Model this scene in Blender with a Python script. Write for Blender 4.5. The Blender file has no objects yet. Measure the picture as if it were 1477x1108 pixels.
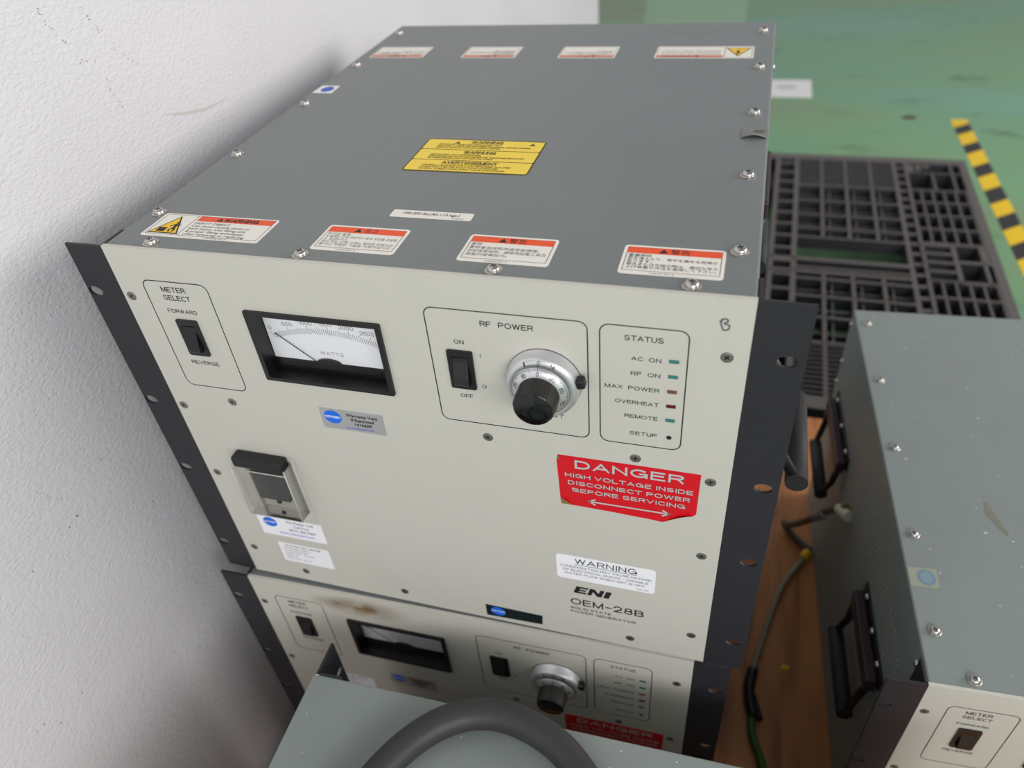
import bpy, bmesh, math, random
from mathutils import Vector, Matrix
from mathutils.geometry import tessellate_polygon
random.seed(7)
C = bpy.context.scene.collection
SC = bpy.context.scene

# ------------------------------------------------------------------ camera
cam_d = bpy.data.cameras.new('camera')
cam = bpy.data.objects.new('camera', cam_d)
C.objects.link(cam)
r0 = Vector((0.9580938, 0.2749707, -0.0802955))
r1 = Vector((0.1159356, -0.6285441, -0.7690847))
r2 = Vector((-0.2619451, 0.7275461, -0.6340831))
cp = Vector((0.4368875, -0.3472689, 1.0644615))
m = Matrix.Identity(4)
for i in range(3):
    m[i][0], m[i][1], m[i][2], m[i][3] = r0[i], -r1[i], -r2[i], cp[i]
cam.matrix_world = m
cam_d.sensor_width = 36.0
cam_d.lens = 1078.745 / 1477.0 * 36.0
cam_d.clip_start = 0.02
cam_d.dof.use_dof = True
cam_d.dof.focus_distance = 0.51
cam_d.dof.aperture_fstop = 5.5
SC.camera = cam

# ------------------------------------------------------------------ light
SC.view_settings.view_transform = 'Standard'
SC.view_settings.look = 'None'
SC.view_settings.gamma = 1.0
SC.view_settings.use_curve_mapping = False
SC.view_settings.exposure = 0.0
wd = bpy.data.worlds.new('world')
SC.world = wd
wd.use_nodes = True
wn = wd.node_tree.nodes; wl_ = wd.node_tree.links
wtc = wn.new('ShaderNodeTexCoord'); wsp = wn.new('ShaderNodeSeparateXYZ'); wr = wn.new('ShaderNodeValToRGB')
wl_.new(wtc.outputs['Generated'], wsp.inputs[0]); wl_.new(wsp.outputs['Z'], wr.inputs[0])
wr.color_ramp.elements[0].position = .05; wr.color_ramp.elements[0].color = (.93, .93, 1.0, 1)
wr.color_ramp.elements[1].position = .85; wr.color_ramp.elements[1].color = (.40, .40, .42, 1)
wl_.new(wr.outputs[0], wn['Background'].inputs[0])
wn['Background'].inputs[1].default_value = 0.68

def area(name, loc, target, sx, sy, energy, col):
    d = bpy.data.lights.new(name, 'AREA')
    d.shape = 'RECTANGLE'; d.size = sx; d.size_y = sy
    d.energy = energy; d.color = col
    o = bpy.data.objects.new(name, d); C.objects.link(o)
    o.location = loc
    o.rotation_euler = (Vector(target) - Vector(loc)).to_track_quat('-Z', 'Y').to_euler()
    return o
# daylight through the factory windows on the right
area('window_daylight', (3.8, 1.2, 1.75), (0.0, 0.2, 0.6), 2.4, 1.5, 90, (1.0, 0.955, 0.90))
# bright bay behind the photographer
area('bay_daylight', (2.2, -2.8, 2.15), (0.2, 0.0, 0.6), 2.8, 1.0, 78, (1.0, 0.985, 0.97))

# ------------------------------------------------------------------ materials
MATS = {}
def srgb(c):
    return tuple((x / 255 / 12.92) if x / 255 <= .04045 else ((x / 255 + .055) / 1.055) ** 2.4 for x in c)

def mat(name, rgb, rough=.5, metal=0.0, noise=0.0, nscale=60.0, bump=0.0, bscale=200.0, specks=0.0, spec=.5):
    if name in MATS: return MATS[name]
    M = bpy.data.materials.new(name); M.use_nodes = True
    nt = M.node_tree; N = nt.nodes; L = nt.links
    b = N['Principled BSDF']
    col = srgb(rgb)
    b.inputs['Roughness'].default_value = rough
    b.inputs['Metallic'].default_value = metal
    b.inputs['Specular IOR Level'].default_value = spec
    tc = N.new('ShaderNodeTexCoord')
    last = None
    if noise > 0:
        n = N.new('ShaderNodeTexNoise'); n.inputs['Scale'].default_value = nscale; n.inputs['Detail'].default_value = 5
        L.new(tc.outputs['Object'], n.inputs['Vector'])
        mx = N.new('ShaderNodeMixRGB')
        mx.inputs[1].default_value = (*[c * (1 - noise) for c in col], 1)
        mx.inputs[2].default_value = (*[min(1, c * (1 + noise)) for c in col], 1)
        L.new(n.outputs['Fac'], mx.inputs[0]); last = mx.outputs[0]
    if specks > 0:
        n = N.new('ShaderNodeTexNoise'); n.inputs['Scale'].default_value = 190; n.inputs['Detail'].default_value = 2
        L.new(tc.outputs['Object'], n.inputs['Vector'])
        r = N.new('ShaderNodeValToRGB'); r.color_ramp.elements[0].position = .735; r.color_ramp.elements[1].position = .76
        L.new(n.outputs['Fac'], r.inputs[0])
        mu = N.new('ShaderNodeMath'); mu.operation = 'MULTIPLY'; mu.inputs[1].default_value = specks
        L.new(r.outputs[0], mu.inputs[0])
        mx = N.new('ShaderNodeMixRGB')
        if last: L.new(last, mx.inputs[1])
        else: mx.inputs[1].default_value = (*col, 1)
        mx.inputs[2].default_value = (.75, .75, .72, 1)
        L.new(mu.outputs[0], mx.inputs[0]); last = mx.outputs[0]
    if last: L.new(last, b.inputs['Base Color'])
    else: b.inputs['Base Color'].default_value = (*col, 1)
    if bump > 0:
        n = N.new('ShaderNodeTexNoise'); n.inputs['Scale'].default_value = bscale; n.inputs['Detail'].default_value = 3
        L.new(tc.outputs['Object'], n.inputs['Vector'])
        bp = N.new('ShaderNodeBump'); bp.inputs['Strength'].default_value = bump; bp.inputs['Distance'].default_value = .002
        L.new(n.outputs['Fac'], bp.inputs['Height']); L.new(bp.outputs[0], b.inputs['Normal'])
    MATS[name] = M
    return M

LID = mat('grey_paint', (117, 122, 121), .42, noise=.05, nscale=9, bump=.12, bscale=900)
LIDW = mat('worn_grey_paint', (131, 140, 137), .45, noise=.07, nscale=14, bump=.12, bscale=700, specks=.75)
PANEL = mat('cream_paint', (200, 198, 188), .5, noise=.02, nscale=20, bump=.15, bscale=800)
EAR = mat('black_paint', (42, 42, 47), .5, noise=.12, nscale=25, bump=.1, bscale=700, spec=.35)
INK = mat('black_ink', (28, 28, 30), .6)
GINK = mat('grey_ink', (120, 118, 112), .7)
BLACK = mat('black_plastic', (20, 20, 22), .38, bump=.08, bscale=900)
DKGREY = mat('dark_grey_plastic', (27, 27, 29), .3)
STEEL = mat('screw_steel', (196, 192, 186), .28, 1.0)
DSTEEL = mat('dull_screw', (150, 146, 136), .4, .8)
ALU = mat('satin_aluminium', (222, 223, 225), .42, .85)
WHITE = mat('label_white', (240, 240, 238), .5)
LABW = mat('label_bright_white', (246, 247, 252), .45)
CREAMLAB = mat('label_ivory', (236, 232, 222), .5)
ORANGE = mat('label_orange', (238, 82, 30), .5)
FADED = mat('label_faded_red', (214, 128, 108), .5)
YELLOW = mat('label_yellow', (246, 214, 70), .5)
SIGNY = mat('sign_yellow', (245, 196, 20), .5)
RED = mat('danger_red', (214, 16, 32), .35)
FOIL = mat('foil_back', (190, 150, 95), .3, .7)
TGREY = mat('danger_grey', (196, 192, 192), .45)
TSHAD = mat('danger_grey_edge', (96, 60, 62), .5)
BLUE = mat('sticker_blue', (16, 108, 226), .4)
SILVER = mat('silver_sticker', (186, 187, 188), .4, .45)
URL = mat('sticker_url_blue', (70, 80, 200), .5)
CARD = mat('meter_card', (250, 251, 253), .6)
TEAL = mat('lamp_teal', (58, 122, 118), .3)
AMBER = mat('lamp_amber', (116, 82, 56), .3)
MAROON = mat('lamp_maroon', (96, 14, 26), .3)
BURG = mat('burgundy_plate', (52, 34, 42), .4)
SIDE = mat('cover_side_grey', (118, 127, 130), .5, noise=.05, nscale=9)
VENT = mat('vent_rim', (150, 152, 146), .5)
PALL = mat('black_pallet_plastic', (52, 52, 56), .55, noise=.35, nscale=11)
def dusty(M, rgb):
    nt = M.node_tree; N = nt.nodes; L = nt.links; b = N['Principled BSDF']
    g = N.new('ShaderNodeNewGeometry'); sp = N.new('ShaderNodeSeparateXYZ'); L.new(g.outputs['True Normal'], sp.inputs[0])
    mx = N.new('ShaderNodeMixRGB'); src = b.inputs['Base Color'].links[0].from_socket
    mu = N.new('ShaderNodeMath'); mu.operation = 'MULTIPLY'; mu.use_clamp = True; mu.inputs[1].default_value = .8
    L.new(sp.outputs['Z'], mu.inputs[0]); L.new(mu.outputs[0], mx.inputs[0]); L.new(src, mx.inputs[1]); mx.inputs[2].default_value = (*srgb(rgb), 1)
    L.new(mx.outputs[0], b.inputs['Base Color'])
dusty(PALL, (96, 91, 87))
PGREY = mat('paper_print', (150, 150, 150), .7)
PEN = mat('pen_grey', (86, 86, 96), .6)
RUBBER = mat('cable_rubber', (50, 49, 52), .5, noise=.08, nscale=40, bump=.15, bscale=500)
SHEATH = mat('grey_sheath', (150, 140, 120), .5)
GREENW = mat('green_wire', (58, 104, 30), .45)
YTAPE = mat('hazard_yellow', (240, 200, 20), .55, noise=.05)
KTAPE = mat('hazard_black', (46, 45, 44), .6, noise=.1)
PATCHG = mat('pale_green_paint', (150, 188, 152), .5, noise=.06, nscale=5)

def mat_clear(name, tint, gloss):
    M = bpy.data.materials.new(name); M.use_nodes = True
    nt = M.node_tree; N = nt.nodes; L = nt.links
    N.remove(N['Principled BSDF'])
    t = N.new('ShaderNodeBsdfTransparent'); t.inputs[0].default_value = (*tint, 1)
    g = N.new('ShaderNodeBsdfGlossy'); g.inputs['Roughness'].default_value = .06
    f = N.new('ShaderNodeFresnel'); f.inputs[0].default_value = 1.45
    mu = N.new('ShaderNodeMath'); mu.operation = 'MULTIPLY'; mu.inputs[1].default_value = gloss
    mx = N.new('ShaderNodeMixShader')
    L.new(f.outputs[0], mu.inputs[0]); L.new(mu.outputs[0], mx.inputs[0])
    L.new(t.outputs[0], mx.inputs[1]); L.new(g.outputs[0], mx.inputs[2])
    L.new(mx.outputs[0], N['Material Output'].inputs[0])
    return M
CLEAR = mat_clear('clear_plastic', (.93, .93, .92), 1.0)
GLASS = mat_clear('meter_window', (.98, .98, .99), .5)

def ramp(N, stops):
    r = N.new('ShaderNodeValToRGB'); e = r.color_ramp.elements
    while len(e) < len(stops): e.new(.5)
    for k, (p, c) in enumerate(stops):
        e[k].position = p; e[k].color = (*c, 1)
    return r

def mat_wall():
    M = bpy.data.materials.new('white_textured_wall'); M.use_nodes = True
    nt = M.node_tree; N = nt.nodes; L = nt.links; b = N['Principled BSDF']
    b.inputs['Roughness'].default_value = .7
    g = N.new('ShaderNodeNewGeometry')
    mp = N.new('ShaderNodeMapping'); mp.inputs['Scale'].default_value = (1, .55, 1)
    L.new(g.outputs['Position'], mp.inputs[0])
    n = N.new('ShaderNodeTexNoise'); n.inputs['Scale'].default_value = 430; n.inputs['Detail'].default_value = 4
    L.new(mp.outputs[0], n.inputs['Vector'])
    bp = N.new('ShaderNodeBump'); bp.inputs['Strength'].default_value = .7; bp.inputs['Distance'].default_value = .0016
    L.new(n.outputs['Fac'], bp.inputs['Height']); L.new(bp.outputs[0], b.inputs['Normal'])
    big = N.new('ShaderNodeTexNoise'); big.inputs['Scale'].default_value = 3.0; big.inputs['Detail'].default_value = 4
    L.new(g.outputs['Position'], big.inputs['Vector'])
    r = ramp(N, [(.3, srgb((209, 208, 211))), (.7, srgb((218, 217, 221)))])
    L.new(big.outputs['Fac'], r.inputs[0])
    L.new(r.outputs[0], b.inputs['Base Color'])
    return M

def mat_floor():
    M = bpy.data.materials.new('green_painted_floor'); M.use_nodes = True
    nt = M.node_tree; N = nt.nodes; L = nt.links; b = N['Principled BSDF']
    b.inputs['Roughness'].default_value = .42
    g = N.new('ShaderNodeNewGeometry')
    mp = N.new('ShaderNodeMapping'); mp.inputs['Scale'].default_value = (.35, 1.5, 1)
    L.new(g.outputs['Position'], mp.inputs[0])
    n = N.new('ShaderNodeTexNoise'); n.inputs['Scale'].default_value = 1.4; n.inputs['Detail'].default_value = 5
    L.new(mp.outputs[0], n.inputs['Vector'])
    r = ramp(N, [(.36, srgb((126, 150, 114))), (.47, srgb((118, 162, 116))), (.56, srgb((112, 162, 126))), (.68, srgb((118, 166, 142)))])
    L.new(n.outputs['Fac'], r.inputs[0])
    d = N.new('ShaderNodeTexNoise'); d.inputs['Scale'].default_value = 5.5; d.inputs['Detail'].default_value = 6; d.inputs['Roughness'].default_value = .62
    mp2 = N.new('ShaderNodeMapping'); mp2.inputs['Scale'].default_value = (.8, 1.6, 1); mp2.inputs['Location'].default_value = (3.1, 7.7, 0)
    L.new(g.outputs['Position'], mp2.inputs[0]); L.new(mp2.outputs[0], d.inputs['Vector'])
    r5 = ramp(N, [(.58, (0, 0, 0)), (.76, (.75, .75, .75))]); L.new(d.outputs['Fac'], r5.inputs[0])
    mx = N.new('ShaderNodeMixRGB'); L.new(r5.outputs[0], mx.inputs[0]); L.new(r.outputs[0], mx.inputs[1])
    mx.inputs[2].default_value = (*srgb((58, 74, 52)), 1)
    L.new(mx.outputs[0], b.inputs['Base Color'])
    return M

def mat_ply():
    M = bpy.data.materials.new('plywood'); M.use_nodes = True
    nt = M.node_tree; N = nt.nodes; L = nt.links; b = N['Principled BSDF']
    b.inputs['Roughness'].default_value = .5
    tc = N.new('ShaderNodeTexCoord')
    mp = N.new('ShaderNodeMapping'); mp.inputs['Scale'].default_value = (1, .12, 1)
    L.new(tc.outputs['Object'], mp.inputs[0])
    n = N.new('ShaderNodeTexNoise'); n.inputs['Scale'].default_value = 42; n.inputs['Detail'].default_value = 6; n.inputs['Distortion'].default_value = .6
    L.new(mp.outputs[0], n.inputs['Vector'])
    r = ramp(N, [(.3, srgb((140, 86, 46))), (.5, srgb((186, 122, 68))), (.75, srgb((200, 138, 82)))])
    L.new(n.outputs['Fac'], r.inputs[0]); L.new(r.outputs[0], b.inputs['Base Color'])
    return M

# ------------------------------------------------------------------ mesh builder (millimetres)
TXT = {}
def text_mesh(s, bold):
    k = (s, bold)
    if k not in TXT:
        c = bpy.data.curves.new('lettering', 'FONT'); c.body = s; c.resolution_u = 3
        c.offset = bold
        o = bpy.data.objects.new('lettering', c)
        me = bpy.data.meshes.new_from_object(o)
        vs = [v.co.copy() for v in me.vertices]; fs = [tuple(p.vertices) for p in me.polygons]
        bpy.data.objects.remove(o); bpy.data.curves.remove(c); bpy.data.meshes.remove(me)
        TXT[k] = (vs, fs)
    return TXT[k]

def _a(cx, cy, rx, ry, a0, a1, n=10):
    return [(cx + rx * math.cos(math.radians(a0 + (a1 - a0) * k / n)), cy + ry * math.sin(math.radians(a0 + (a1 - a0) * k / n))) for k in range(n + 1)]
GL = {
'A': [[(0, 0), (.42, 1), (.84, 0)], [(.13, .32), (.71, .32)]],
'B': [[(0, 0), (0, 1), (.42, 1)] + _a(.42, .76, .28, .24, 90, -90) + [(0, .52)], [(.42, .52)] + _a(.46, .26, .3, .26, 90, -90) + [(0, 0)]],
'C': [_a(.44, .5, .44, .5, 48, 312, 18)],
'D': [[(0, 0), (0, 1), (.34, 1)] + _a(.34, .5, .44, .5, 90, -90, 14) + [(0, 0)]],
'E': [[(.68, 1), (0, 1), (0, 0), (.7, 0)], [(0, .53), (.62, .53)]],
'F': [[(.66, 1), (0, 1), (0, 0)], [(0, .52), (.58, .52)]],
'G': [_a(.44, .5, .44, .5, 48, 325, 18) + [(.86, .46), (.5, .46)], [(.86, .3), (.86, 0)]],
'H': [[(0, 0), (0, 1)], [(.74, 0), (.74, 1)], [(0, .53), (.74, .53)]],
'I': [[(.06, 0), (.06, 1)]],
'J': [[(.52, 1), (.52, .27)] + _a(.26, .27, .26, .27, 0, -180)],
'K': [[(0, 0), (0, 1)], [(.72, 1), (0, .36)], [(.26, .6), (.76, 0)]],
'L': [[(0, 1), (0, 0), (.62, 0)]],
'M': [[(0, 0), (0, 1), (.44, 0), (.88, 1), (.88, 0)]],
'N': [[(0, 0), (0, 1), (.74, 0), (.74, 1)]],
'O': [_a(.46, .5, .46, .5, 0, 360, 24)],
'P': [[(0, 0), (0, 1), (.42, 1)] + _a(.42, .73, .3, .27, 90, -90) + [(0, .46)]],
'Q': [_a(.46, .5, .46, .5, 0, 360, 24), [(.55, .25), (.9, -.04)]],
'R': [[(0, 0), (0, 1), (.44, 1)] + _a(.44, .75, .29, .25, 90, -90) + [(0, .5)], [(.46, .5), (.72, 0)]],
'S': [_a(.38, .74, .35, .26, 28, 262, 12) + _a(.38, .25, .38, .25, 82, -155, 12)],
'T': [[(0, 1), (.76, 1)], [(.38, 1), (.38, 0)]],
'U': [[(0, 1), (0, .34)] + _a(.37, .34, .37, .34, 180, 360) + [(.74, 1)]],
'V': [[(0, 1), (.4, 0), (.8, 1)]],
'W': [[(0, 1), (.27, 0), (.55, 1), (.83, 0), (1.1, 1)]],
'X': [[(0, 0), (.74, 1)], [(0, 1), (.74, 0)]],
'Y': [[(0, 1), (.39, .45), (.78, 1)], [(.39, .45), (.39, 0)]],
'Z': [[(0, 1), (.7, 1), (0, 0), (.72, 0)]],
'0': [_a(.36, .5, .36, .5, 0, 360, 20)],
'1': [[(.08, .78), (.34, 1), (.34, 0)]],
'2': [_a(.36, .7, .35, .3, 165, -35, 12) + [(0, 0), (.72, 0)]],
'3': [_a(.35, .75, .33, .25, 155, -90, 12), _a(.35, .26, .37, .26, 90, -155, 12)],
'4': [[(.56, 0), (.56, 1), (0, .3), (.76, .3)]],
'5': [[(.68, 1), (.12, 1), (.06, .5)] + _a(.36, .32, .37, .32, 125, -150, 12)],
'6': [_a(.36, .31, .35, .31, 0, 360, 18), [(.02, .38), (.05, .7)] + _a(.38, .68, .32, .32, 165, 45, 6)],
'7': [[(0, 1), (.74, 1), (.26, 0)]],
'8': [_a(.37, .76, .3, .24, 0, 360, 16), _a(.37, .26, .36, .26, 0, 360, 16)],
'9': [_a(.36, .69, .35, .31, 0, 360, 18), [(.7, .62), (.67, .3)] + _a(.34, .32, .32, .32, -15, -135, 6)],
'-': [[(.05, .46), (.55, .46)]], '.': [[(.06, 0), (.06, .1)]], ',': [[(.08, .08), (0, -.16)]], '/': [[(0, 0), (.5, 1)]], '&': [[(.7, 0), (.15, .7)] + _a(.32, .8, .18, .2, 200, -60, 8) + [(.05, .25)] + _a(.3, .2, .26, .2, 180, 360, 6) + [(.66, .42)]],
}
GW = {k: max(p[0] for l in g for p in l) for k, g in GL.items()}

def rrect(u0, v0, u1, v1, r, n=5):
    pts = []
    for cx, cy, a0 in ((u1 - r, v0 + r, -90), (u1 - r, v1 - r, 0), (u0 + r, v1 - r, 90), (u0 + r, v0 + r, 180)):
        for k in range(n + 1):
            a = math.radians(a0 + 90 * k / n)
            pts.append((cx + r * math.cos(a), cy + r * math.sin(a)))
    return pts
def oval(cx, cy, rx, ry, n=24):
    return [(cx + rx * math.cos(2 * math.pi * k / n), cy + ry * math.sin(2 * math.pi * k / n)) for k in range(n)]

PM = Matrix(((1, 0, 0, 0), (0, 0, -1, 0), (0, 1, 0, 0), (0, 0, 0, 1)))     # panel: u right, v up, n out of the front
LM = Matrix.Identity(4)                                                   # lid: u right, v back, n up
def turned(cx, cy):                                                       # lid label read from the back
    return Matrix.Translation((cx, cy, 0)) @ Matrix.Rotation(math.pi, 4, 'Z') @ Matrix.Translation((-cx, -cy, 0))

class MB:
    def __init__(s):
        s.bm = bmesh.new(); s.mats = []
    def mi(s, m):
        if m not in s.mats: s.mats.append(m)
        return s.mats.index(m)
    def raw(s, vs, fs, m, M=None, smooth=False):
        i = s.mi(m)
        bv = [s.bm.verts.new((M @ Vector(v)) if M else Vector(v)) for v in vs]
        for f in fs:
            try:
                q = s.bm.faces.new([bv[k] for k in f]); q.material_index = i; q.smooth = smooth
            except ValueError: pass
        return bv
    def box(s, x0, x1, y0, y1, z0, z1, m, bev=0, M=None, seg=2):
        b2 = bmesh.new()
        bmesh.ops.create_cube(b2, size=1)
        for v in b2.verts:
            v.co = ((x0 + x1) / 2 + v.co.x * (x1 - x0), (y0 + y1) / 2 + v.co.y * (y1 - y0), (z0 + z1) / 2 + v.co.z * (z1 - z0))
        if bev: bmesh.ops.bevel(b2, geom=b2.edges[:], offset=bev, segments=seg, profile=.5, affect='EDGES')
        b2.verts.index_update()
        s.raw([v.co.copy() for v in b2.verts], [[v.index for v in f.verts] for f in b2.faces], m, M)
        b2.free()
    def poly(s, outer, n0, n1, m, M=None, holes=(), side=None):
        loops = [[Vector((a, b, 0)) for a, b in l] for l in [outer, *holes]]
        tri = tessellate_polygon(loops)
        flat = [p for l in loops for p in l]
        N = len(flat)
        vs = [(p.x, p.y, n1) for p in flat]
        # orient triangles to +n
        out = []
        for t in tri:
            a, b, c = (flat[k] for k in t)
            out.append(t if (b - a).cross(c - a).z > 0 else (t[0], t[2], t[1]))
        if n0 is None:
            s.raw(vs, out, m, M); return
        vs += [(p.x, p.y, n0) for p in flat]
        fs = [tuple(t) for t in out] + [tuple(N + k for k in (t[0], t[2], t[1])) for t in out]
        base = 0
        for l in loops:
            ln = len(l)
            area_ = sum(l[k].x * l[(k + 1) % ln].y - l[(k + 1) % ln].x * l[k].y for k in range(ln))
            ccw = area_ > 0
            want = ccw if base == 0 else not ccw
            for k in range(ln):
                a, b = base + k, base + (k + 1) % ln
                if base == 0: fs.append((a, N + a, N + b, b) if ccw else (a, b, N + b, N + a))
                else: fs.append((a, b, N + b, N + a) if not ccw else (a, N + a, N + b, b))
            base += ln
        s.raw(vs, fs, m, M)
    def ring(s, u0, v0, u1, v1, r, w, n1, m, M):
        s.poly(rrect(u0, v0, u1, v1, r), None, n1, m, M, [rrect(u0 + w, v0 + w, u1 - w, v1 - w, max(r - w, .1))])
    def text(s, t, u, v, cap, m, M, width=None, bold=.0, align='l', n=.1, xs=1.0):
        """u = left edge / centre / right edge, v = baseline, cap = capital height"""
        vs, fs = text_mesh(t, bold)
        if not vs: return
        a = min(p.x for p in vs); b = max(p.x for p in vs)
        ky = cap / .69
        kx = width / (b - a) if width else ky * xs
        w = (b - a) * kx
        o = u - (0 if align == 'l' else w / 2 if align == 'c' else w)
        s.raw([((p.x - a) * kx + o, v + p.y * ky, n) for p in vs], fs, m, M)
    def stext(s, t, u, v, cap, m, M, width=None, w=.13, n=.1, align='l', gap=.3):
        x = 0; pl = []
        for ch in t:
            if ch == ' ': x += .42; continue
            for l in GL[ch]: pl.append([(x + a, c) for a, c in l])
            x += GW[ch] + gap
        x -= gap
        h = w * cap
        kx = (width - h) / x if width else (cap - h)
        tot = x * kx + h
        o = u - (0 if align == 'l' else tot / 2 if align == 'c' else tot)
        segs = []
        for l in pl:
            q = [Vector((o + h / 2 + a * kx, v + h / 2 + c * (cap - h))) for a, c in l]
            cur = [q[0]]
            for k in range(1, len(q)):
                cur.append(q[k])
                if k < len(q) - 1 and (q[k] - q[k - 1]).normalized().dot((q[k + 1] - q[k]).normalized()) < .7:
                    segs.append(cur); cur = [q[k]]
            segs.append(cur)
        for qi, q in enumerate(segs):
            closed = len(q) > 3 and (q[0] - q[-1]).length < 1e-4
            if closed: q = q[:-1]
            N_ = len(q); L_, R_ = [], []
            for k in range(N_):
                p = q[k]
                a = q[k - 1] if (k or closed) else None
                c = q[(k + 1) % N_] if (k < N_ - 1 or closed) else None
                d0 = (p - a).normalized() if a is not None else None
                d1 = (c - p).normalized() if c is not None else None
                e = Vector((0, 0))
                if d0 is None: d0 = d1; e = -d1 * h * .5
                if d1 is None: d1 = d0; e = d0 * h * .5
                n0 = Vector((-d0.y, d0.x)); mt_ = (n0 + Vector((-d1.y, d1.x))).normalized()
                sc_ = h / 2 / max(mt_.dot(n0), .5)
                L_.append(p + mt_ * sc_ + e); R_.append(p - mt_ * sc_ + e)
            vs = [(z.x, min(max(z.y, v - .2 * cap if z.y < v - h else v), v + cap), n + .018 * (qi % 4)) for z in L_ + R_]
            fs = [(k, (k + N_), (k + 1) % N_ + N_, (k + 1) % N_) for k in range(N_ if closed else N_ - 1)]
            s.raw(vs, fs, m, M)
    def lathe(s, prof, m, M=None, n=32, smooth=True, flute=0, amp=0):
        i = s.mi(m); rings = []
        for k, (r, h) in enumerate(prof):
            if r < 1e-6:
                rings.append([s.bm.verts.new((M @ Vector((0, 0, h))) if M else Vector((0, 0, h)))]); continue
            rg = []
            for j in range(n):
                a = 2 * math.pi * j / n
                rr = r * (1 + (amp * (1 if (j * flute * 2 // n) % 2 else -1) if flute else 0))
                p = Vector((rr * math.cos(a), rr * math.sin(a), h))
                rg.append(s.bm.verts.new((M @ p) if M else p))
            rings.append(rg)
        for a, b in zip(rings, rings[1:]):
            for j in range(n):
                j2 = (j + 1) % n
                f = [a[j % len(a)], a[j2 % len(a)], b[j2 % len(b)], b[j % len(b)]]
                f = list(dict.fromkeys(f))
                if len(f) > 2:
                    try:
                        q = s.bm.faces.new(f); q.material_index = i; q.smooth = smooth
                    except ValueError: pass
    def tube(s, pts, r, m, n=12, cap=True):
        i = s.mi(m); pts = [Vector(p) for p in pts]; rings = []
        up = Vector((0, 0, 1))
        for k, p in enumerate(pts):
            t = (pts[min(k + 1, len(pts) - 1)] - pts[max(k - 1, 0)]).normalized()
            rr = r[k] if isinstance(r, (list, tuple)) else r
            if k == 0:
                a = t.cross(up if abs(t.z) < .9 else Vector((1, 0, 0))).normalized()
            else:
                a = (a - t * a.dot(t)).normalized()
            b = t.cross(a)
            rings.append([s.bm.verts.new(p + (a * math.cos(2 * math.pi * j / n) + b * math.sin(2 * math.pi * j / n)) * rr) for j in range(n)])
        for q0, q1 in zip(rings, rings[1:]):
            for j in range(n):
                f = s.bm.faces.new([q0[j], q0[(j + 1) % n], q1[(j + 1) % n], q1[j]]); f.material_index = i; f.smooth = True
        if cap:
            for rg in (rings[0][::-1], rings[-1]):
                f = s.bm.faces.new(rg); f.material_index = i
    def mesh(s, name, off=(0, 0, 0), recalc=False):
        if recalc: bmesh.ops.recalc_face_normals(s.bm, faces=s.bm.faces[:])
        me = bpy.data.meshes.new(name)
        o = Vector(off)
        for v in s.bm.verts: v.co = (v.co + o) * .001
        s.bm.to_mesh(me); s.bm.free()
        for m in s.mats: me.materials.append(m)
        return me

def put(name, me, parent=None, loc=(0, 0, 0), rot=(0, 0, 0)):
    o = bpy.data.objects.new(name, me); C.objects.link(o)
    if parent: o.parent = parent
    o.location = loc; o.rotation_euler = rot
    return o
def tag(o, label, cat, group=None, kind=None):
    o['label'] = label; o['category'] = cat
    if group: o['group'] = group
    if kind: o['kind'] = kind
    return o
def empty(name, loc, rz=0):
    o = bpy.data.objects.new(name, None); C.objects.link(o)
    o.location = loc; o.rotation_euler = (0, 0, rz); o.empty_display_size = .05
    return o
def smooth_path(pts, n=8):
    pts = [Vector(p) for p in pts]; out = []
    P = [pts[0] * 2 - pts[1]] + pts + [pts[-1] * 2 - pts[-2]]
    for k in range(1, len(P) - 2):
        a, b, c, d = P[k - 1:k + 3]
        for j in range(n):
            t = j / n
            out.append(.5 * ((2 * b) + (c - a) * t + (2 * a - 5 * b + 4 * c - d) * t * t + (3 * b - a - 3 * c + d) * t ** 3))
    out.append(pts[-1]); return out

# ------------------------------------------------------------------ the setting
PLY = .1266                      # top of the plywood
b = MB(); b.box(-5000, 7000, -3000, 9000, -60, 0, mat_floor())
fl = put('floor', b.mesh('floor')); fl['kind'] = 'structure'
b = MB(); b.box(-250, -50, -2600, 2150, 0, 3000, mat_wall())
wl = put('wall_left', b.mesh('wall_left')); wl['kind'] = 'structure'
# scuff on the wall
b = MB()
SC1 = mat('wall_scuff', (194, 192, 188), .8)
pts = [(189, 857), (216, 848), (243, 842), (277, 840)]
up = [(p[0], p[1] + w) for p, w in zip(pts, (.3, 1.6, 1.6, .3))]
lo = [(p[0], p[1] - w) for p, w in zip(pts, (.3, 1.2, 1.0, .3))]
vs = [(-49.6, p[0], p[1]) for p in lo + up]
b.raw(vs, [(k, k + 1, k + 5, k + 4) for k in range(3)], SC1)
put('scuff_mark', b.mesh('scuff_mark'), wl)
# paint chips in rows along hairline cracks
b = MB(); CH = mat('wall_chip', (128, 126, 122), .8); rc = random.Random(3)
lines = [((108, 962), (110, 952), (114, 943), (120, 935)), ((146, 953), (150, 942), (157, 932)), ((162, 920), (175, 907), (189, 895)), ((122, 922), (140, 916)), ((143, 902), (142, 894), (145, 885), (149, 877)),  # chip and scuff points from image pixels, scaled about the camera to this wall
    ((-31, 652), (-13, 633), (1, 609)), ((-86, 670), (-75, 653), (-60, 633))]
def chip(y, z, r):
    n = rc.randint(4, 6)
    b.raw([(-49.6, y + r * rc.uniform(.5, 1.2) * math.cos(2 * math.pi * k / n), z + r * rc.uniform(.5, 1.3) * math.sin(2 * math.pi * k / n)) for k in range(n)], [tuple(range(n))], CH)
for l in lines:
    for a, c in zip(l, l[1:]):
        for k in range(7):
            t = rc.random(); chip(a[0] + (c[0] - a[0]) * t + rc.gauss(0, .9), a[1] + (c[1] - a[1]) * t + rc.gauss(0, .9), rc.uniform(.2, .55))
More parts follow.
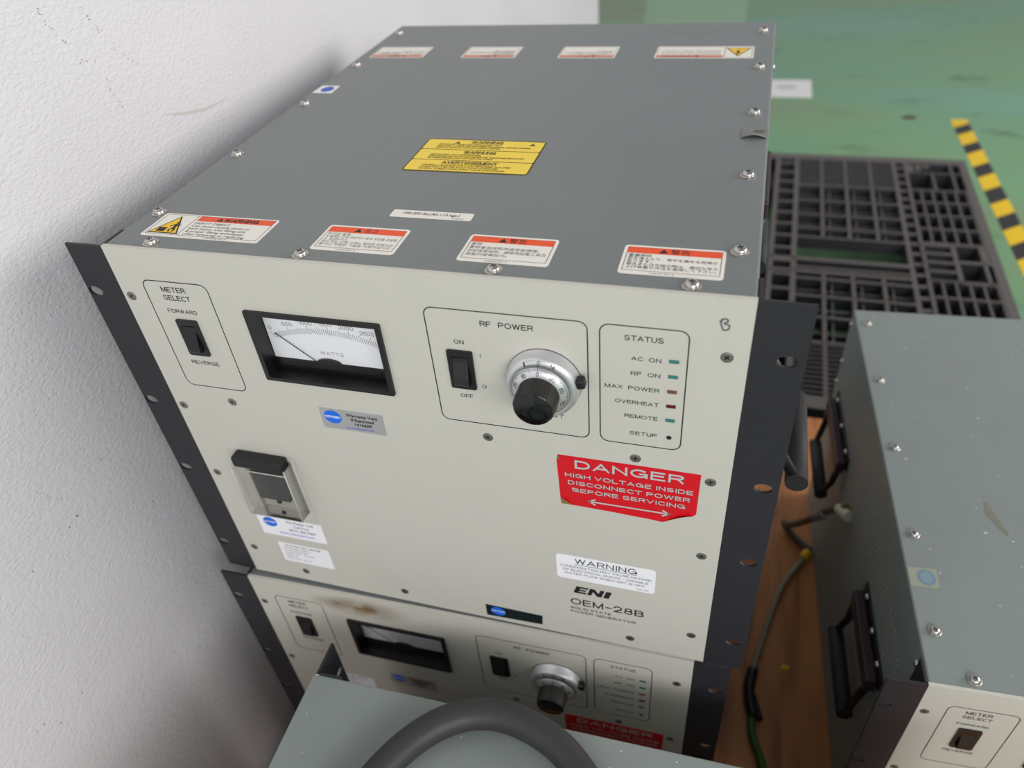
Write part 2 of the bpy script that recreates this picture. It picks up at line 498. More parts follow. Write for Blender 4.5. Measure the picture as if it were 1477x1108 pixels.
for y, z in ((-121, 619), (-150, 488), (-176, 487), (-192, 504), (-40, 383), (-51, 371), (-64, 413), (-4, 569), (-79, 622), (-69, 624), (-185, 502)): chip(y, z, rc.uniform(.6, 1.3))
pc = put('paint_chips', b.mesh('paint_chips'), wl); pc['kind'] = 'stuff'
b2 = MB(); b2.poly([(-110, 3560), (366, 3480), (356, 4900), (-250, 4900)], 0, .6, PATCHG)
put('painted_patch', b2.mesh('painted_patch'), fl)

# hazard tape on the floor
b = MB()
def tx(y): return 1109 + (2545 - y) * .022
edges = [2545, 2468, 2402, 2314, 2245, 2148, 2070, 1980, 1893, 1812, 1737, 1655, 1579, 1500, 1425, 1345, 1265, 1185, 1105, 1025]
for k in range(len(edges) - 1):
    y1, y0 = edges[k], edges[k + 1]
    s1 = 3 if k == 0 else 42
    b.poly([(tx(y0), y0), (tx(y0) + 52, y0 + 42), (tx(y1) + 52, y1 + s1), (tx(y1), y1)], .1, .5, YTAPE if k % 2 == 0 else KTAPE)
tag(put('hazard_tape', b.mesh('hazard_tape')), 'yellow and black striped hazard tape strip stuck on the green floor', 'tape')
# paper sign on the floor
b = MB()
b.box(366, 660, 2740, 2942, 0, .6, WHITE)
b.stext('-GENO', 520, 2838, 30, PGREY, LM, width=84, n=.9, w=.14)
tag(put('paper_sign', b.mesh('paper_sign')), 'white printed paper sheet taped flat on the green floor behind the tall stack', 'sign')
b = MB()
b.poly([(952, 2550), (972, 2574), (1004, 2568), (1000, 2542), (972, 2536)], 0, .5, mat('brown_stain', (78, 52, 36), .6))
put('stain', b.mesh('stain'), fl)

# pallets -----------------------------------------------------------
def pallet_parts():
    R = []
    W_, D_, H_ = 1100, 1150, 117
    def B(mb, f0, f1, b0, b1, z0, z1): mb.box(W_ - f1, W_ - f0, D_ - b1, D_ - b0, z0, z1, PALL)
    deck = MB()
    def both(f0, f1, b0, b1, z0, z1):
        B(deck, f0, f1, b0, b1, z0, z1); B(deck, W_ - f1, W_ - f0, b0, b1, z0, z1)
    def four(f0, f1, b0, b1, z0, z1):
        both(f0, f1, b0, b1, z0, z1); both(f0, f1, D_ - b1, D_ - b0, z0, z1)
    T = H_
    # outer rim
    both(0, 20, 0, D_, T - 40, T)
    for q in (0, 1):
        a, c = (0, 36) if q == 0 else (D_ - 36, D_)
        B(deck, 20, W_ - 20, a, c, T - 40, T)
    # double longitudinal ribs
    both(153, 161, 36, D_ - 36, T - 40, T); both(182, 192, 36, D_ - 36, T - 40, T)
    for bb in range(60, D_ - 60, 48): both(161, 182, bb, bb + 12, T - 30, T - 2)
    # centre stringer
    both(436, 448, 36, D_ - 36, T - 40, T); both(488, 500, 36, D_ - 36, T - 40, T)
    for bb in range(60, D_ - 60, 62): both(448, 488, bb, bb + 10, T - 35, T)
    B(deck, 545, 555, 36, D_ - 36, T - 40, T)
    # square cells beside the edge, two zones
    for k in range(6):
        f = 20 + 27 * k; four(f, f + 5, 198, 497, T - 75, T - 1)
    for k in range(5):
        r_ = 200 + 72 * k; four(20, 155, r_, r_ + 7, T - 75, T)
    # wide cells, thin ribs
    for f in (250, 314, 376):
        four(f - 4, f + 4, 36, 503, T - 32, T)
        four(f - 20, f - 17, 200, 503, T - 25, T - 8)
    for r_ in (205, 250, 296, 336, 377, 415, 450, 498):
        four(192, 436, r_, r_ + (8 if r_ in (205, 296, 377, 450, 498) else 4), T - 30, T if r_ in (205, 296, 377, 450, 498) else T - 10)
    for r_ in range(46, 200, 15): four(192, 436, r_, r_ + 3.5, T - 24, T)
    # centre openings
    B(deck, 192, W_ - 192, 603, 618, T - 40, T)
    B(deck, 192, W_ - 192, 660, 672, T - 40, T)
    # corner webs
    four(20, 153, 92, 98, T - 60, T); four(40, 46, 36, 200, T - 70, T); four(90, 96, 92, 200, T - 70, T)
    for q in (0, 1, 2):
        four(96 + q * 20, 112 + q * 20, 40, 60 + q * 14, T - 12, T - 2)
    # mid side deck: slots and two big pockets
    for r_ in (497, 536, 576, 616, 655): both(95, 160, r_, r_ + 10, T - 40, T)
    both(86, 96, 497, 668, T - 80, T); both(30, 38, 497, 668, T - 80, T)
    both(20, 90, 568, 580, T - 80, T); both(20, 95, 655, 670, T - 80, T); both(20, 95, 492, 500, T - 80, T)
    both(0, 30, 500, 568, T - 12, T - 1)
    R.append(('deck', deck))
    for f0 in (0, 475, 950):
        for b0 in (0, 500, 1000):
            k = MB()
            k.box(f0 + 8, f0 + 142, D_ - b0 - 142, D_ - b0 - 8, 14, T - 70 if f0 != 475 else T - 42, PALL, 6)
            R.append(('block', k))
    for b0 in (2, 502, 1002):
        k = MB(); k.box(6, W_ - 6, D_ - b0 - 96, D_ - b0 - 4 , 0, 15, PALL, 2); R.append(('skid', k))
    return [(n, q.mesh(n, (-550, -575, 0), True)) for n, q in R]
PP = pallet_parts()
def pallet(x, y, rz, label):
    t = empty('pallet', (x, y, 0), rz)
    tag(t, label, 'pallet', 'black plastic pallets')
    for n, me in PP: put(n, me, t)
pallet(.470, 1.352, math.radians(-1.0), 'empty black plastic lattice pallet on green floor beside the hazard tape')
pallet(.500, .146, 0, 'black plastic pallet underneath the plywood sheet and grey units')
b = MB(); b.box(-30, 1150, -560, 736, 117.2, 126.6, mat_ply(), 1)
tag(put('plywood_sheet', b.mesh('plywood_sheet')), 'orange-brown plywood sheet under the grey cased units', 'board')
b = MB(); b.box(562, 571, 229, 235, 126.6, 127.6, YTAPE, .3)
tag(put('tape_scrap', b.mesh('tape_scrap')), 'tiny yellow scrap lying on the plywood', 'scrap')

# ------------------------------------------------------------------ rack units
OFF = (-241.3, 0, 356.7)
XA, XB, TW, PH, UD, UH = 30.3, 452.7, 482.6, 354.3, 527.0, 356.7
CACHE = {}
def part(key, name, fn, parent):
    if key not in CACHE:
        mb = MB(); fn(mb); CACHE[key] = mb.mesh(name, OFF)
    return put(name, CACHE[key], parent)
def box_(mb, x0, x1, d0, d1, p0, p1, m, bev=0):          # panel box: x, depth below top edge, protrusion
    mb.box(x0, x1, -p1, -p0, -d1, -d0, m, bev)

def f_panel(mb):
    mt = [(129, -98), (225, -98), (225, -43), (129, -43)]
    mb.poly([(XA, -PH), (XB, -PH), (XB, 0), (XA, 0)], -3, 0, PANEL, PM, [mt])
    def t(s, x0, x1, zt, zb, bold=.0, m=INK): mb.stext(s, x0, -zb, zb - zt, m, PM, width=x1 - x0, w=.155)
    rg = lambda x0, x1, z0, z1: mb.ring(x0, -z1, x1, -z0, 6, .75, .1, INK, PM)
    rg(51, 103.5, 24, 117.5); rg(258.8, 361.8, 24, 117); rg(368.3, 420, 24, 117.2)
    t('METER', 65, 84.5, 28.6, 32.8); t('SELECT', 64.1, 86, 35.4, 39.5)
    t('FORWARD', 62.8, 86.8, 46.9, 50.1); t('REVERSE', 63.9, 87.5, 92, 95.3)
    t('RF', 295.1, 302.3, 30.9, 35); t('POWER', 306.8, 328.7, 30.9, 35)
    t('ON', 276.2, 282.8, 47.2, 50.4); t('OFF', 275.1, 283.9, 91.5, 94.7)
    mb.stext('I', 292.3, -59.8, 3, INK, PM, w=.15); t('O', 291.2, 294.4, 81.8, 84.8, .0)
    t('ADJUST', 319, 345.2, 99, 102.2)
    t('STATUS', 383, 405.5, 30.6, 34.4)
    for s, x0, z in (('AC  ON', 387.4, 48.5), ('RF  ON', 387.2, 59.8), ('MAX  POWER', 371.6, 71.2), ('OVERHEAT', 378, 82.6), ('REMOTE', 384, 94.0), ('SETUP', 387.6, 108.2)):
        t(s, x0, 404.7, z - 3, z)
    mb.poly(oval(412.2, -106.9, 1.7, 1.7), None, .1, INK, PM)
    # maker's mark: heavy slanted letters
    def sl(pts): return [(346.3 + (x + .3 * y) * 1.0, -291.6 + y) for x, y in pts]
    h = 9.0
    mb.poly(sl([(-.5, 0), (9.5, 0), (9.5, 2.2), (3.2, 2.2), (3.2, 3.4), (8.6, 3.4), (8.6, 5.4), (3.2, 5.4), (3.2, 6.8), (9.5, 6.8), (9.5, h), (-.5, h)]), None, .1, INK, PM)
    mb.poly(sl([(10.6, 0), (14.0, 0), (14.0, 5.2), (18.6, 0), (22.2, 0), (22.2, h), (18.8, h), (18.8, 3.8), (14.2, h), (10.6, h)]), None, .1, INK, PM)
    mb.poly(sl([(23.6, 0), (28.0, 0), (28.0, h), (23.6, h)]), None, .1, INK, PM)
    t('OEM-28B', 343.1, 402.8, 299.6, 307.8, .0)
    t('SOLID STATE', 342.8, 376.6, 311.2, 314.3, .004); t('POWER GENERATOR', 342.6, 396.6, 316.4, 319.5, .004)
def f_penmark(mb):
    # handwritten letter on the panel
    pts = smooth_path([(435.8, -.25, -13.6), (435.6, -.25, -17), (436.8, -.25, -20.5)], 5)
    mb.tube(pts, .38, PEN, 6)
    pts = smooth_path([(434.7, -.25, -15.6), (437.4, -.25, -13.4), (439.2, -.25, -14.8), (437.2, -.25, -16.6), (439.9, -.25, -17.4), (439.6, -.25, -20.2), (437, -.25, -21)], 5)
    mb.tube(pts, .38, PEN, 6)

def f_cover(mb, m=LID, y0=3, z1=-.4):
    x0, x1, y1, z0, r = XA, XB, UD, -UH, 1.6
    prof = [(x0, z0), (x0, z1 - r), (x0 + r * .3, z1 - r * .3), (x0 + r, z1), (x1 - r, z1), (x1 - r * .3, z1 - r * .3), (x1, z1 - r), (x1, z0)]
    n = len(prof)
    vs = [(x, y0, z) for x, z in prof] + [(x, y1, z) for x, z in prof]
    fs = [(k, k + n, (k + 1) % n + n, (k + 1) % n) for k in range(n)] + [tuple(range(2 * n - 1, n - 1, -1))]
    mb.raw(vs, fs, m)
def f_ear(left):
    def f(mb):
        x0, x1 = (0, XA) if left else (XB, TW)
        hx = 6.3 if left else 472.9
        holes = [oval(hx, -z, 5.8, 4.2) for z in (38.5, 140.5, 217, 318)]
        mb.poly([(x0, -PH + .5), (x1, -PH + .5), (x1, -.6), (x0, -.6)], -2.2, 0, EAR, PM, holes)
        fx = (x1 - 2.6, x1 - .1) if left else (x0 + .1, x0 + 2.6)
        mb.box(fx[0], fx[1], 3, 24, -PH + .5, -.6, EAR, .6)
    return f
def f_meter(mb):
    o = rrect(126.6, -100.4, 227, -41, .8, 2); i = rrect(130, -97.4, 223.4, -44.4, .3, 2)
    mb.poly(o, -16, 2.2, BLACK, PM, [i])
    mb.poly(o, -16.5, -16, BLACK, PM)
    box_(mb, 130, 223.4, 88, 97.4, -16, -10, BLACK, .3)           # lower mask
    mb.poly([(174 + 9.5 * math.cos(math.pi * k / 12), -88 + 3.6 * math.sin(math.pi * k / 12)) for k in range(13)], -11, -8.6, BLACK, PM)
    # swinging-coil clip in the sill
    mb.text('', 0, 0, 1, BLACK, PM)
def f_card(mb):
    mb.poly([(130.4, -88.2), (223, -88.2), (223, -44.8), (130.4, -44.8)], -13, -10.6, CARD, PM)
    cx, R = 177.0, 113.5
    czc = 63.5 + R
    for k in range(61):
        a = math.radians(110.6 - 43.6 * k / 60)
        base = Vector((cx + R * math.cos(a), -czc + R * math.sin(a)))
        d = (base - Vector((cx, -118))).normalized(); nn = Vector((-d.y, d.x)) * .17
        ln = 6.8 if k % 10 == 0 else 5.6 if k % 5 == 0 else 4.6
        p = [base - nn, base + d * ln - nn, base + d * ln + nn, base + nn]
        mb.raw([(q.x, q.y, -10.5) for q in p], [(0, 1, 2, 3)], GINK, PM)
    for k, s in enumerate(('0', '500', '1000', '1500', '2000', '2500', '3000')):
        a = math.radians(110.6 - 43.0 * k / 6)
        px, pv = cx + (R + 9.0) * math.cos(a), -czc + (R + 9.0) * math.sin(a)
        mb.stext(s, px, pv - 1.6, 3.2, GINK, PM, n=-10.5, w=.12, align='c')
    mb.stext('WATTS', 168.8, -81.2, 2.8, GINK, PM, width=18, n=-10.5, w=.11)
def f_needle(mb):
    mb.tube([(137.2, 9.3, -65.5), (163.6, 9.3, -86.9), (168, 9.3, -90)], .32, INK, 6)
def f_pane(mb):
    mb.poly([(130, -97.4), (223.4, -97.4), (223.4, -44.4), (130, -44.4)], None, -5.8, GLASS, PM)
def f_switch(x0, z0):
    def f(mb):
        o = rrect(x0, -z0 - 31, x0 + 17.2, -z0, 1, 2); i = rrect(x0 + 3.2, -z0 - 26.4, x0 + 14, -z0 - 4.6, .6, 2)
        mb.poly(o, -2, 1.6, BLACK, PM, [i]); mb.poly(i, -2.6, -2, BLACK, PM)
    return f
def f_rocker(x0, z0):
    def f(mb):
        a, c = x0 + 3.5, x0 + 13.7
        pr = [(-.5, 5), (1.4, 5.6), (1.6, 9), (4.6, 20), (5.2, 25), (4.2, 26.2), (-1.6, 26.2), (-1.6, 5)]
        n = len(pr)
        vs = [(a, -p, -z0 - z) for p, z in pr] + [(c, -p, -z0 - z) for p, z in pr]
        mb.raw(vs, [(k, (k + 1) % n, (k + 1) % n + n, k + n) for k in range(n)] + [tuple(range(n - 1, -1, -1)), tuple(range(n, 2 * n))], DKGREY if x0 > 200 else BLACK)
    return f
KC = (333.6, -71.3)
KM = Matrix.Translation((KC[0], 0, KC[1])) @ PM
def f_dialring(mb):
    mb.lathe([(23.7, 0), (23.9, .6), (23.9, .9), (23.5, 1.2), (23.5, 7.6), (22.9, 8.8), (18.8, 12.4), (18.7, 11.6)], ALU, KM, 72)
    mb.lathe([(18.6, 11.6), (18.5, 12.5), (13.8, 15.0), (0, 15.0)], ALU, KM, 72)
    mb.lathe([(24.1, 0), (24.1, .35), (23.6, .35)], INK, KM, 48)
    HI = lambda r: 12.55 + (18.5 - r) * .532
    HO = lambda r: 12.4 - (r - 18.8) * .878
    def ontilt(r, a): return Vector((r * math.cos(a), r * math.sin(a), HI(r) + .08))
    for k in range(100):
        a = math.pi / 2 + 2 * math.pi * k / 100
        L = 2.3 if k % 10 == 0 else 1.7 if k % 5 == 0 else .9
        w = .14 / 17
        mb.raw([ontilt(18.3, a - w), ontilt(18.3 - L, a - w), ontilt(18.3 - L, a + w), ontilt(18.3, a + w)], [(0, 1, 2, 3)], INK, KM)
    for k in range(10):
        mm = KM @ Matrix.Rotation(2 * math.pi * k / 10, 4, 'Z') @ Matrix.Translation((0, 15.3, HI(15.3))) @ Matrix.Rotation(-.489, 4, 'X')
        mb.stext(str(k * 10), 0, -1.2, 2.5, INK, mm, align='c', n=.1, w=.13)
    # turns window
    W_ = lambda r, a: Vector((r * math.cos(a), r * math.sin(a), HO(r) + .1))
    for a0, a1, r0_, r1_ in ((60, 116, 19.7, 19.85), (60, 112, 22.0, 22.1), (114, 117, 19.7, 22.1)):
        q = [math.radians(a0 + (a1 - a0) * j / 10) for j in range(11)]
        mb.raw([W_(r0_, x) for x in q] + [W_(r1_, x) for x in q], [(j, j + 1, j + 12, j + 11) for j in range(10)], INK, KM)
    for t_, deg in (('0', 90), ('14', 66)):
        mm = KM @ Matrix.Rotation(math.radians(deg - 90), 4, 'Z') @ Matrix.Translation((0, 20.9, HO(20.9))) @ Matrix.Rotation(-.72, 4, 'X')
        mb.stext(t_, 0, -1.3, 2.6, INK, mm, align='c', n=.12, w=.14)
    mb.raw([(-.16, 16.6, HI(16.6) + .16), (.16, 16.6, HI(16.6) + .16), (.16, 18.6, HI(18.6) + .16), (-.16, 18.6, HI(18.6) + .16)], [(0, 1, 2, 3)], INK, KM)
    mb.raw([(-.16, 18.8, HO(18.8) + .2), (.16, 18.8, HO(18.8) + .2), (.16, 19.8, HO(19.8) + .16), (-.16, 19.8, HO(19.8) + .16)], [(0, 1, 2, 3)], INK, KM)
def f_knob(mb):
    KB = mat('dusty_knob', (40, 37, 34), .5, noise=.25, nscale=90)
    mb.lathe([(13.3, 14.4), (13.2, 17), (12.6, 27.8), (12.2, 28.8)], KB, KM, 64)
    mb.lathe([(12.3, 28.7), (11.9, 29.3), (0, 29.3)], mat('knob_cap', (12, 13, 15), .12), KM, 64)
    for k in range(9):
        a = 2 * math.pi * (k + .3) / 9
        for d in (-.075, .075):
            mb.tube([KM @ Vector((13.25 * math.cos(a + d), 13.25 * math.sin(a + d), 16.6)), KM @ Vector((12.65 * math.cos(a + d), 12.65 * math.sin(a + d), 28))], .28, KB, 6)
def f_lever(mb):
    mm = KM @ Matrix.Rotation(math.radians(14), 4, 'Z')
    mb.box(22.5, 28.2, -3.4, 3.4, 2.5, 9.5, BLACK, 1.5, M=mm)
def f_lamp(z, m):
    return lambda mb: box_(mb, 409.3, 414.9, z - 1.2, z + 1.2, 0, .6, m, .15)

def f_breaker(mb):      # clear guard: thin sheet faces with moulded rims
    x0, x1, z0, z1, p = 68, 118, 188, 249, 12
    q = lambda pts: mb.raw([(x, -pp, -z) for x, z, pp in pts], [tuple(range(len(pts)))], CLEAR)
    q([(x0, z0 + 6, p), (x0, z1, p), (x1, z1, p), (x1, z0 + 6, p)])
    q([(x1, z0, .2), (x1, z0, p), (x1, z1, p), (x1, z1, .2)])
    q([(x0, z1, .2), (x1, z1, .2), (x1, z1, p), (x0, z1, p)])
    RIM = mat('guard_rim', (206, 206, 200), .15)
    for a, c in (((x1, z0, p), (x1, z1, p)), ((x1, z1, p), (x0, z1, p)), ((x0, z0, p), (x0, z1, p)), ((x1, z1, .3), (x1, z1, p)), ((x1 + .3, z0, .4), (x1 + .3, z1, .4)), ((x0, z1, .3), (x1, z1, .3)), ((x0 + 1, z0 + 6, p), (x1, z0 + 6, p))):
        mb.tube([(a[0], -a[2], -a[1]), (c[0], -c[2], -c[1])], .42, RIM, 6)
    mb.ring(60, -262, 122, -184, 2, .5, .12, mat('guard_flange', (190, 189, 178), .25), PM)
def f_hinge(mb): box_(mb, 70, 116, 182.5, 193, .2, 11, mat('dusty_black_plastic', (26, 26, 28), .5, specks=.35), 1.6)
def f_toggle(mb):
    box_(mb, 77, 106, 203, 236, .1, 4.2, mat('toggle_grey', (84, 85, 86), .4), 1.0)
    box_(mb, 71.5, 75.5, 204, 250, .1, 3.5, PANEL, .5)
    mb.poly(oval(91, -242, 2.2, 2.2), .05, .9, DKGREY, PM)
def f_warranty(dx=0, dz=0):
    def f(mb):
        x0, z0 = 160.8 + dx, 122.4 + dz
        mb.poly(rrect(x0, -z0 - 20, x0 + 51, -z0, .8, 2), .03, .14, SILVER, PM)
        globe(mb, x0 + 9.8, -z0 - 8.2, 6.4, PM, .2)
        for k, s in enumerate(('Warranty Void', 'If Removed', '1416609')):
            mb.text(s, x0 + 33.5, -z0 - 5.8 - k * 4.2, 2.8, INK, PM, align='c', bold=.03, n=.22)
        mb.text('www.odysseyrf.com', x0 + 30, -z0 - 17.8, 1.9, URL, PM, align='c', bold=.01, n=.22)
    return f
def globe(mb, u, v, r, M, n):
    mb.poly(oval(u, v, r * 1.12, r), None, n, BLUE, M)
    mb.text('ODYSSEY', u, v - r * .16, r * .34, LABW, M, align='c', bold=.02, n=n + .05)
    for q in (.45, -.45):
        a = r * math.sqrt(1 - q * q)
        mb.raw([(u - a, v + q * r - .06, n + .03), (u + a, v + q * r - .06, n + .03), (u + a, v + q * r + .06, n + .03), (u - a, v + q * r + .06, n + .03)], [(0, 1, 2, 3)], URL, M)
def f_repair(mb):
    mb.poly(rrect(59.6, -291, 123.8, -265.5, 1, 2), .03, .14, LABW, PM)
    globe(mb, 71.5, -273.2, 6.2, PM, .2)
    for k, (s, u) in enumerate((('For Repair Call', 102), ('Toll Free', 102), ('(877) 389-7007', 102), ('www.odysseyrf.com', 95))):
        mb.text(s, u, -270.8 - k * 5.4, 3.0, URL if k == 3 else mat('navy_ink', (44, 54, 110), .6), PM, align='c', n=.22, bold=.006)
def f_serial(dx=0, dz=0):
    def f(mb):
        x0, z0 = 70.2 + dx, 301 + dz
        mb.poly(rrect(x0, -z0 - 27, x0 + 51.5, -z0, 1, 2), .03, .14, LABW, PM)
        mb.text('RF POWER GEN, OEM-28B', x0 + 25, -z0 - 4.2, 2.0, INK, PM, align='c', n=.22, bold=.01, width=36)
        for k, s in enumerate(('RATINGS: INPUT 208V AC', '3 PHASE 50/60 HZ 20A', 'OUTPUT: 3KW   13.56 MHZ', 'SERIAL NO.', 'MADE IN USA   NO. 421')):
            mb.text(s, x0 + 4, -z0 - 8 - k * 3.7, 1.7, INK, PM, n=.22)
    return f
def f_danger(mb):
    out = [(338.4, -141), (339.2, -135.9), (386, -135.7), (434.3, -135.9), (433.9, -174.5), (431.5, -177.4), (428, -178.2), (411.8, -187.8), (403, -187.0), (374, -185.6), (348.4, -185.0), (339.6, -178)]
    mb.poly(out, .05, .3, RED, PM)
    # curled corners showing the backing
    mb.raw([(339.6, -178, .3), (348.4, -185, .3), (343.6, -178.6, 2.6), (340.5, -184.6, .8)], [(0, 3, 1, 2)], FOIL, PM)
    mb.raw([(411.8, -187.8, .3), (428, -178.2, .3), (431.5, -177.4, .4), (430, -175.2, 2.4), (422, -178.8, 2.2)], [(0, 1, 2, 3, 4)], mat('danger_curl', (196, 84, 74), .35), PM)
    mb.raw([(338.4, -141, .3), (339.2, -135.9, .3), (341.4, -137.6, 1.8)], [(0, 1, 2)], FOIL, PM)
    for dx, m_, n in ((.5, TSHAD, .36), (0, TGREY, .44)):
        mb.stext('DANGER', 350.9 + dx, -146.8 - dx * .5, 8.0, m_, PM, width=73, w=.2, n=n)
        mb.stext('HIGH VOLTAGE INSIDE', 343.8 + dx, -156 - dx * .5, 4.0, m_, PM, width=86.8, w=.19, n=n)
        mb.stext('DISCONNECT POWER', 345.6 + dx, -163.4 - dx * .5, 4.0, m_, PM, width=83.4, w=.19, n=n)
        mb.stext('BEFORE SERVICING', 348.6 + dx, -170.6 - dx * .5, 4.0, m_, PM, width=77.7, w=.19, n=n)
        y = -178.4 - dx * .5; a, c = 359.4 + dx, 417 + dx
        mb.raw([(a + 1, y - .7, n), (c - 1, y - .7, n), (c - 1, y + .7, n), (a + 1, y + .7, n)], [(0, 1, 2, 3)], m_, PM)
        for x, s in ((a, 1), (c, -1)):
            for t in (1, -1):
                q = [(x, y), (x + s * 5, y + t * 3.4), (x + s * 6.2, y + t * 2.4), (x + s * 1.9, y)]
                if s * t < 0: q = q[::-1]
                mb.raw([(u, v, n) for u, v in q], [(0, 3, 2, 1)], m_, PM)
def f_condens(mb):
    mb.poly(rrect(333.2, -274, 410, -244.4, 3, 4), .03, .14, LABW, PM)
    mb.stext('WARNING', 348, -253.2, 6.4, INK, PM, width=47.8, w=.13, n=.22)
    mb.raw([(348, -254.6, .22), (395.8, -254.6, .22), (395.8, -254.1, .22), (348, -254.1, .22)], [(0, 1, 2, 3)], INK, PM)
    for s, a, w, z in (('CONDENSATION MAY CAUSE HAZARD', 336.5, 70.5, 258.9), ('OF ELECTRICAL SHOCK - DISABLE', 338, 67, 263.3), ('WATER FLOW WHEN UNIT IS OFF.', 339.5, 63.5, 267.6)):
        mb.stext(s, a, -z, 2.5, mat('slate_ink', (92, 94, 112), .6), PM, width=w, n=.22, w=.14)
    mb.text('5041-424', 396, -272, 1.7, mat('slate_ink', (92, 94, 112), .6), PM, n=.22)
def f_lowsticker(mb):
    mb.poly([(266.3, -350.2), (317, -347.8), (317.6, -334.6), (266.3, -334)], .03, .16, mat('silver_foil_dark_reflection', (40, 52, 56), .25, .5), PM)  # silver sticker; the dark surroundings it mirrors are put into its colour
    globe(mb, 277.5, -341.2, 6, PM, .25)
# lid labels
def warn_tri(mb, u, v, s, M, n, m=INK):
    mb.raw([(u - s * .58, v, n), (u + s * .58, v, n), (u, v + s, n)], [(0, 1, 2)], m, M)
def f_lift(mb):
    M = Matrix.Translation((0, 0, -.4)) @ LM
    mb.poly(rrect(47.6, 18.2, 139.4, 50, 2, 3), .02, .2, CREAMLAB, M)
    mb.ring(50, 21, 137.4, 48.6, .6, .35, .27, INK, M)
    mb.raw([(75.6, 21, .27), (76, 21, .27), (76, 48.6, .27), (75.6, 48.6, .27)], [(0, 1, 2, 3)], INK, M)
    tri = [(50.8, 22.4), (75, 22.4), (62.9, 46.8)]
    mb.raw([(u, v, .28) for u, v in tri], [(0, 1, 2)], INK, M)
    c = (62.9, 30.5)
    mb.raw([(c[0] + (u - c[0]) * .86, c[1] + (v - c[1]) * .86, .33) for u, v in tri], [(0, 1, 2)], SIGNY, M)
    # lifting pictogram
    mb.raw([(u, v, .38) for u, v in ((56, 24.6), (62.5, 24.6), (62.5, 30), (56, 30))], [(0, 1, 2, 3)], INK, M)
    mb.poly(oval(66.6, 37.2, 1.4, 1.4, 10), None, .38, INK, M)
    for a, c2, w in (((66.2, 35.6), (67.4, 30), 1.1), ((67.4, 30), (65, 27.4), .8), ((65, 27.4), (66.4, 24.6), .7), ((67.4, 30), (69.4, 27), .8), ((69.4, 27), (68.6, 24.6), .7), ((66.2, 35), (63, 31.6), .6), ((67.6, 33), (70, 34.6), .6)):
        d = (Vector(c2) - Vector(a)).normalized(); nn = Vector((-d.y, d.x)) * w
        q = [Vector(a) - nn, Vector(c2) - nn, Vector(c2) + nn, Vector(a) + nn]
        mb.raw([(t.x, t.y, .38) for t in q], [(0, 1, 2, 3)], INK, M)
    mb.raw([(78, 41.6, .3), (137, 41.6, .3), (137, 48.2, .3), (78, 48.2, .3)], [(0, 1, 2, 3)], ORANGE, M)
    warn_tri(mb, 95.4, 42.8, 4.4, M, .36)
    mb.stext('WARNING', 98.8, 42.6, 4.6, INK, M, width=27, w=.2, n=.36)
    for k, s in enumerate(('HEAVY OBJECT', 'Can cause muscle strain or', 'back injury. Use lifting aids', '& proper lifting techniques', 'when removing or replacing.')):
        mb.text(s, 78.8, 37.4 - k * 3.75, 2.6, INK, M, n=.3, width=None, xs=1.12)
    mb.text('3150-047-08  REV. B', 98, 19, 1.4, GINK, M, n=.3)
def f_heavy(x0, x1, head, lines, small='3150-047 REV. B', rows=5, ink=GINK):
    def f(mb):
        M = Matrix.Translation((0, 0, -.4)) @ LM
        mb.poly(rrect(x0, 16.8, x1, 49, 2.4, 3), .02, .2, CREAMLAB, M)
        mb.ring(x0 + 2, 20.4, x1 - 2, 47, .6, .35, .27, INK, M)
        mb.raw([(x0 + 2.2, 40, .3), (x1 - 2.2, 40, .3), (x1 - 2.2, 46.8, .3), (x0 + 2.2, 46.8, .3)], [(0, 1, 2, 3)], ORANGE, M)
        c = (x0 + x1) / 2
        warn_tri(mb, c - 6, 41.2, 4.6, M, .36)
        mb.text(head, c - 2, 41.4, 4.0, INK, M, n=.36)
        top, st = 36.2, 16.4 / max(rows, len(lines))
        for k, s in enumerate(lines):
            mb.text(s, x0 + 3.6, top - k * st, min(2.5, st * .72), ink, M, n=.3, width=(x1 - x0 - 7.5) if len(s) > 13 else None)
        mb.text(small, x0 + 18, 17.8, 1.4, GINK, M, n=.3)
    return f
def f_weight(mb):
    M = Matrix.Translation((0, 0, -.4)) @ LM
    mb.poly(rrect(213.4, 65.6, 271.1, 75.6, 1.4, 3), .02, .2, CREAMLAB, M)
    mb.text('100-250 lbs.(42-113 kgs.)', 222, 70, 3.1, INK, M, width=40, n=.3, bold=.008)
    mb.text('3150-047', 258, 66.6, 1.5, GINK, M, n=.3)
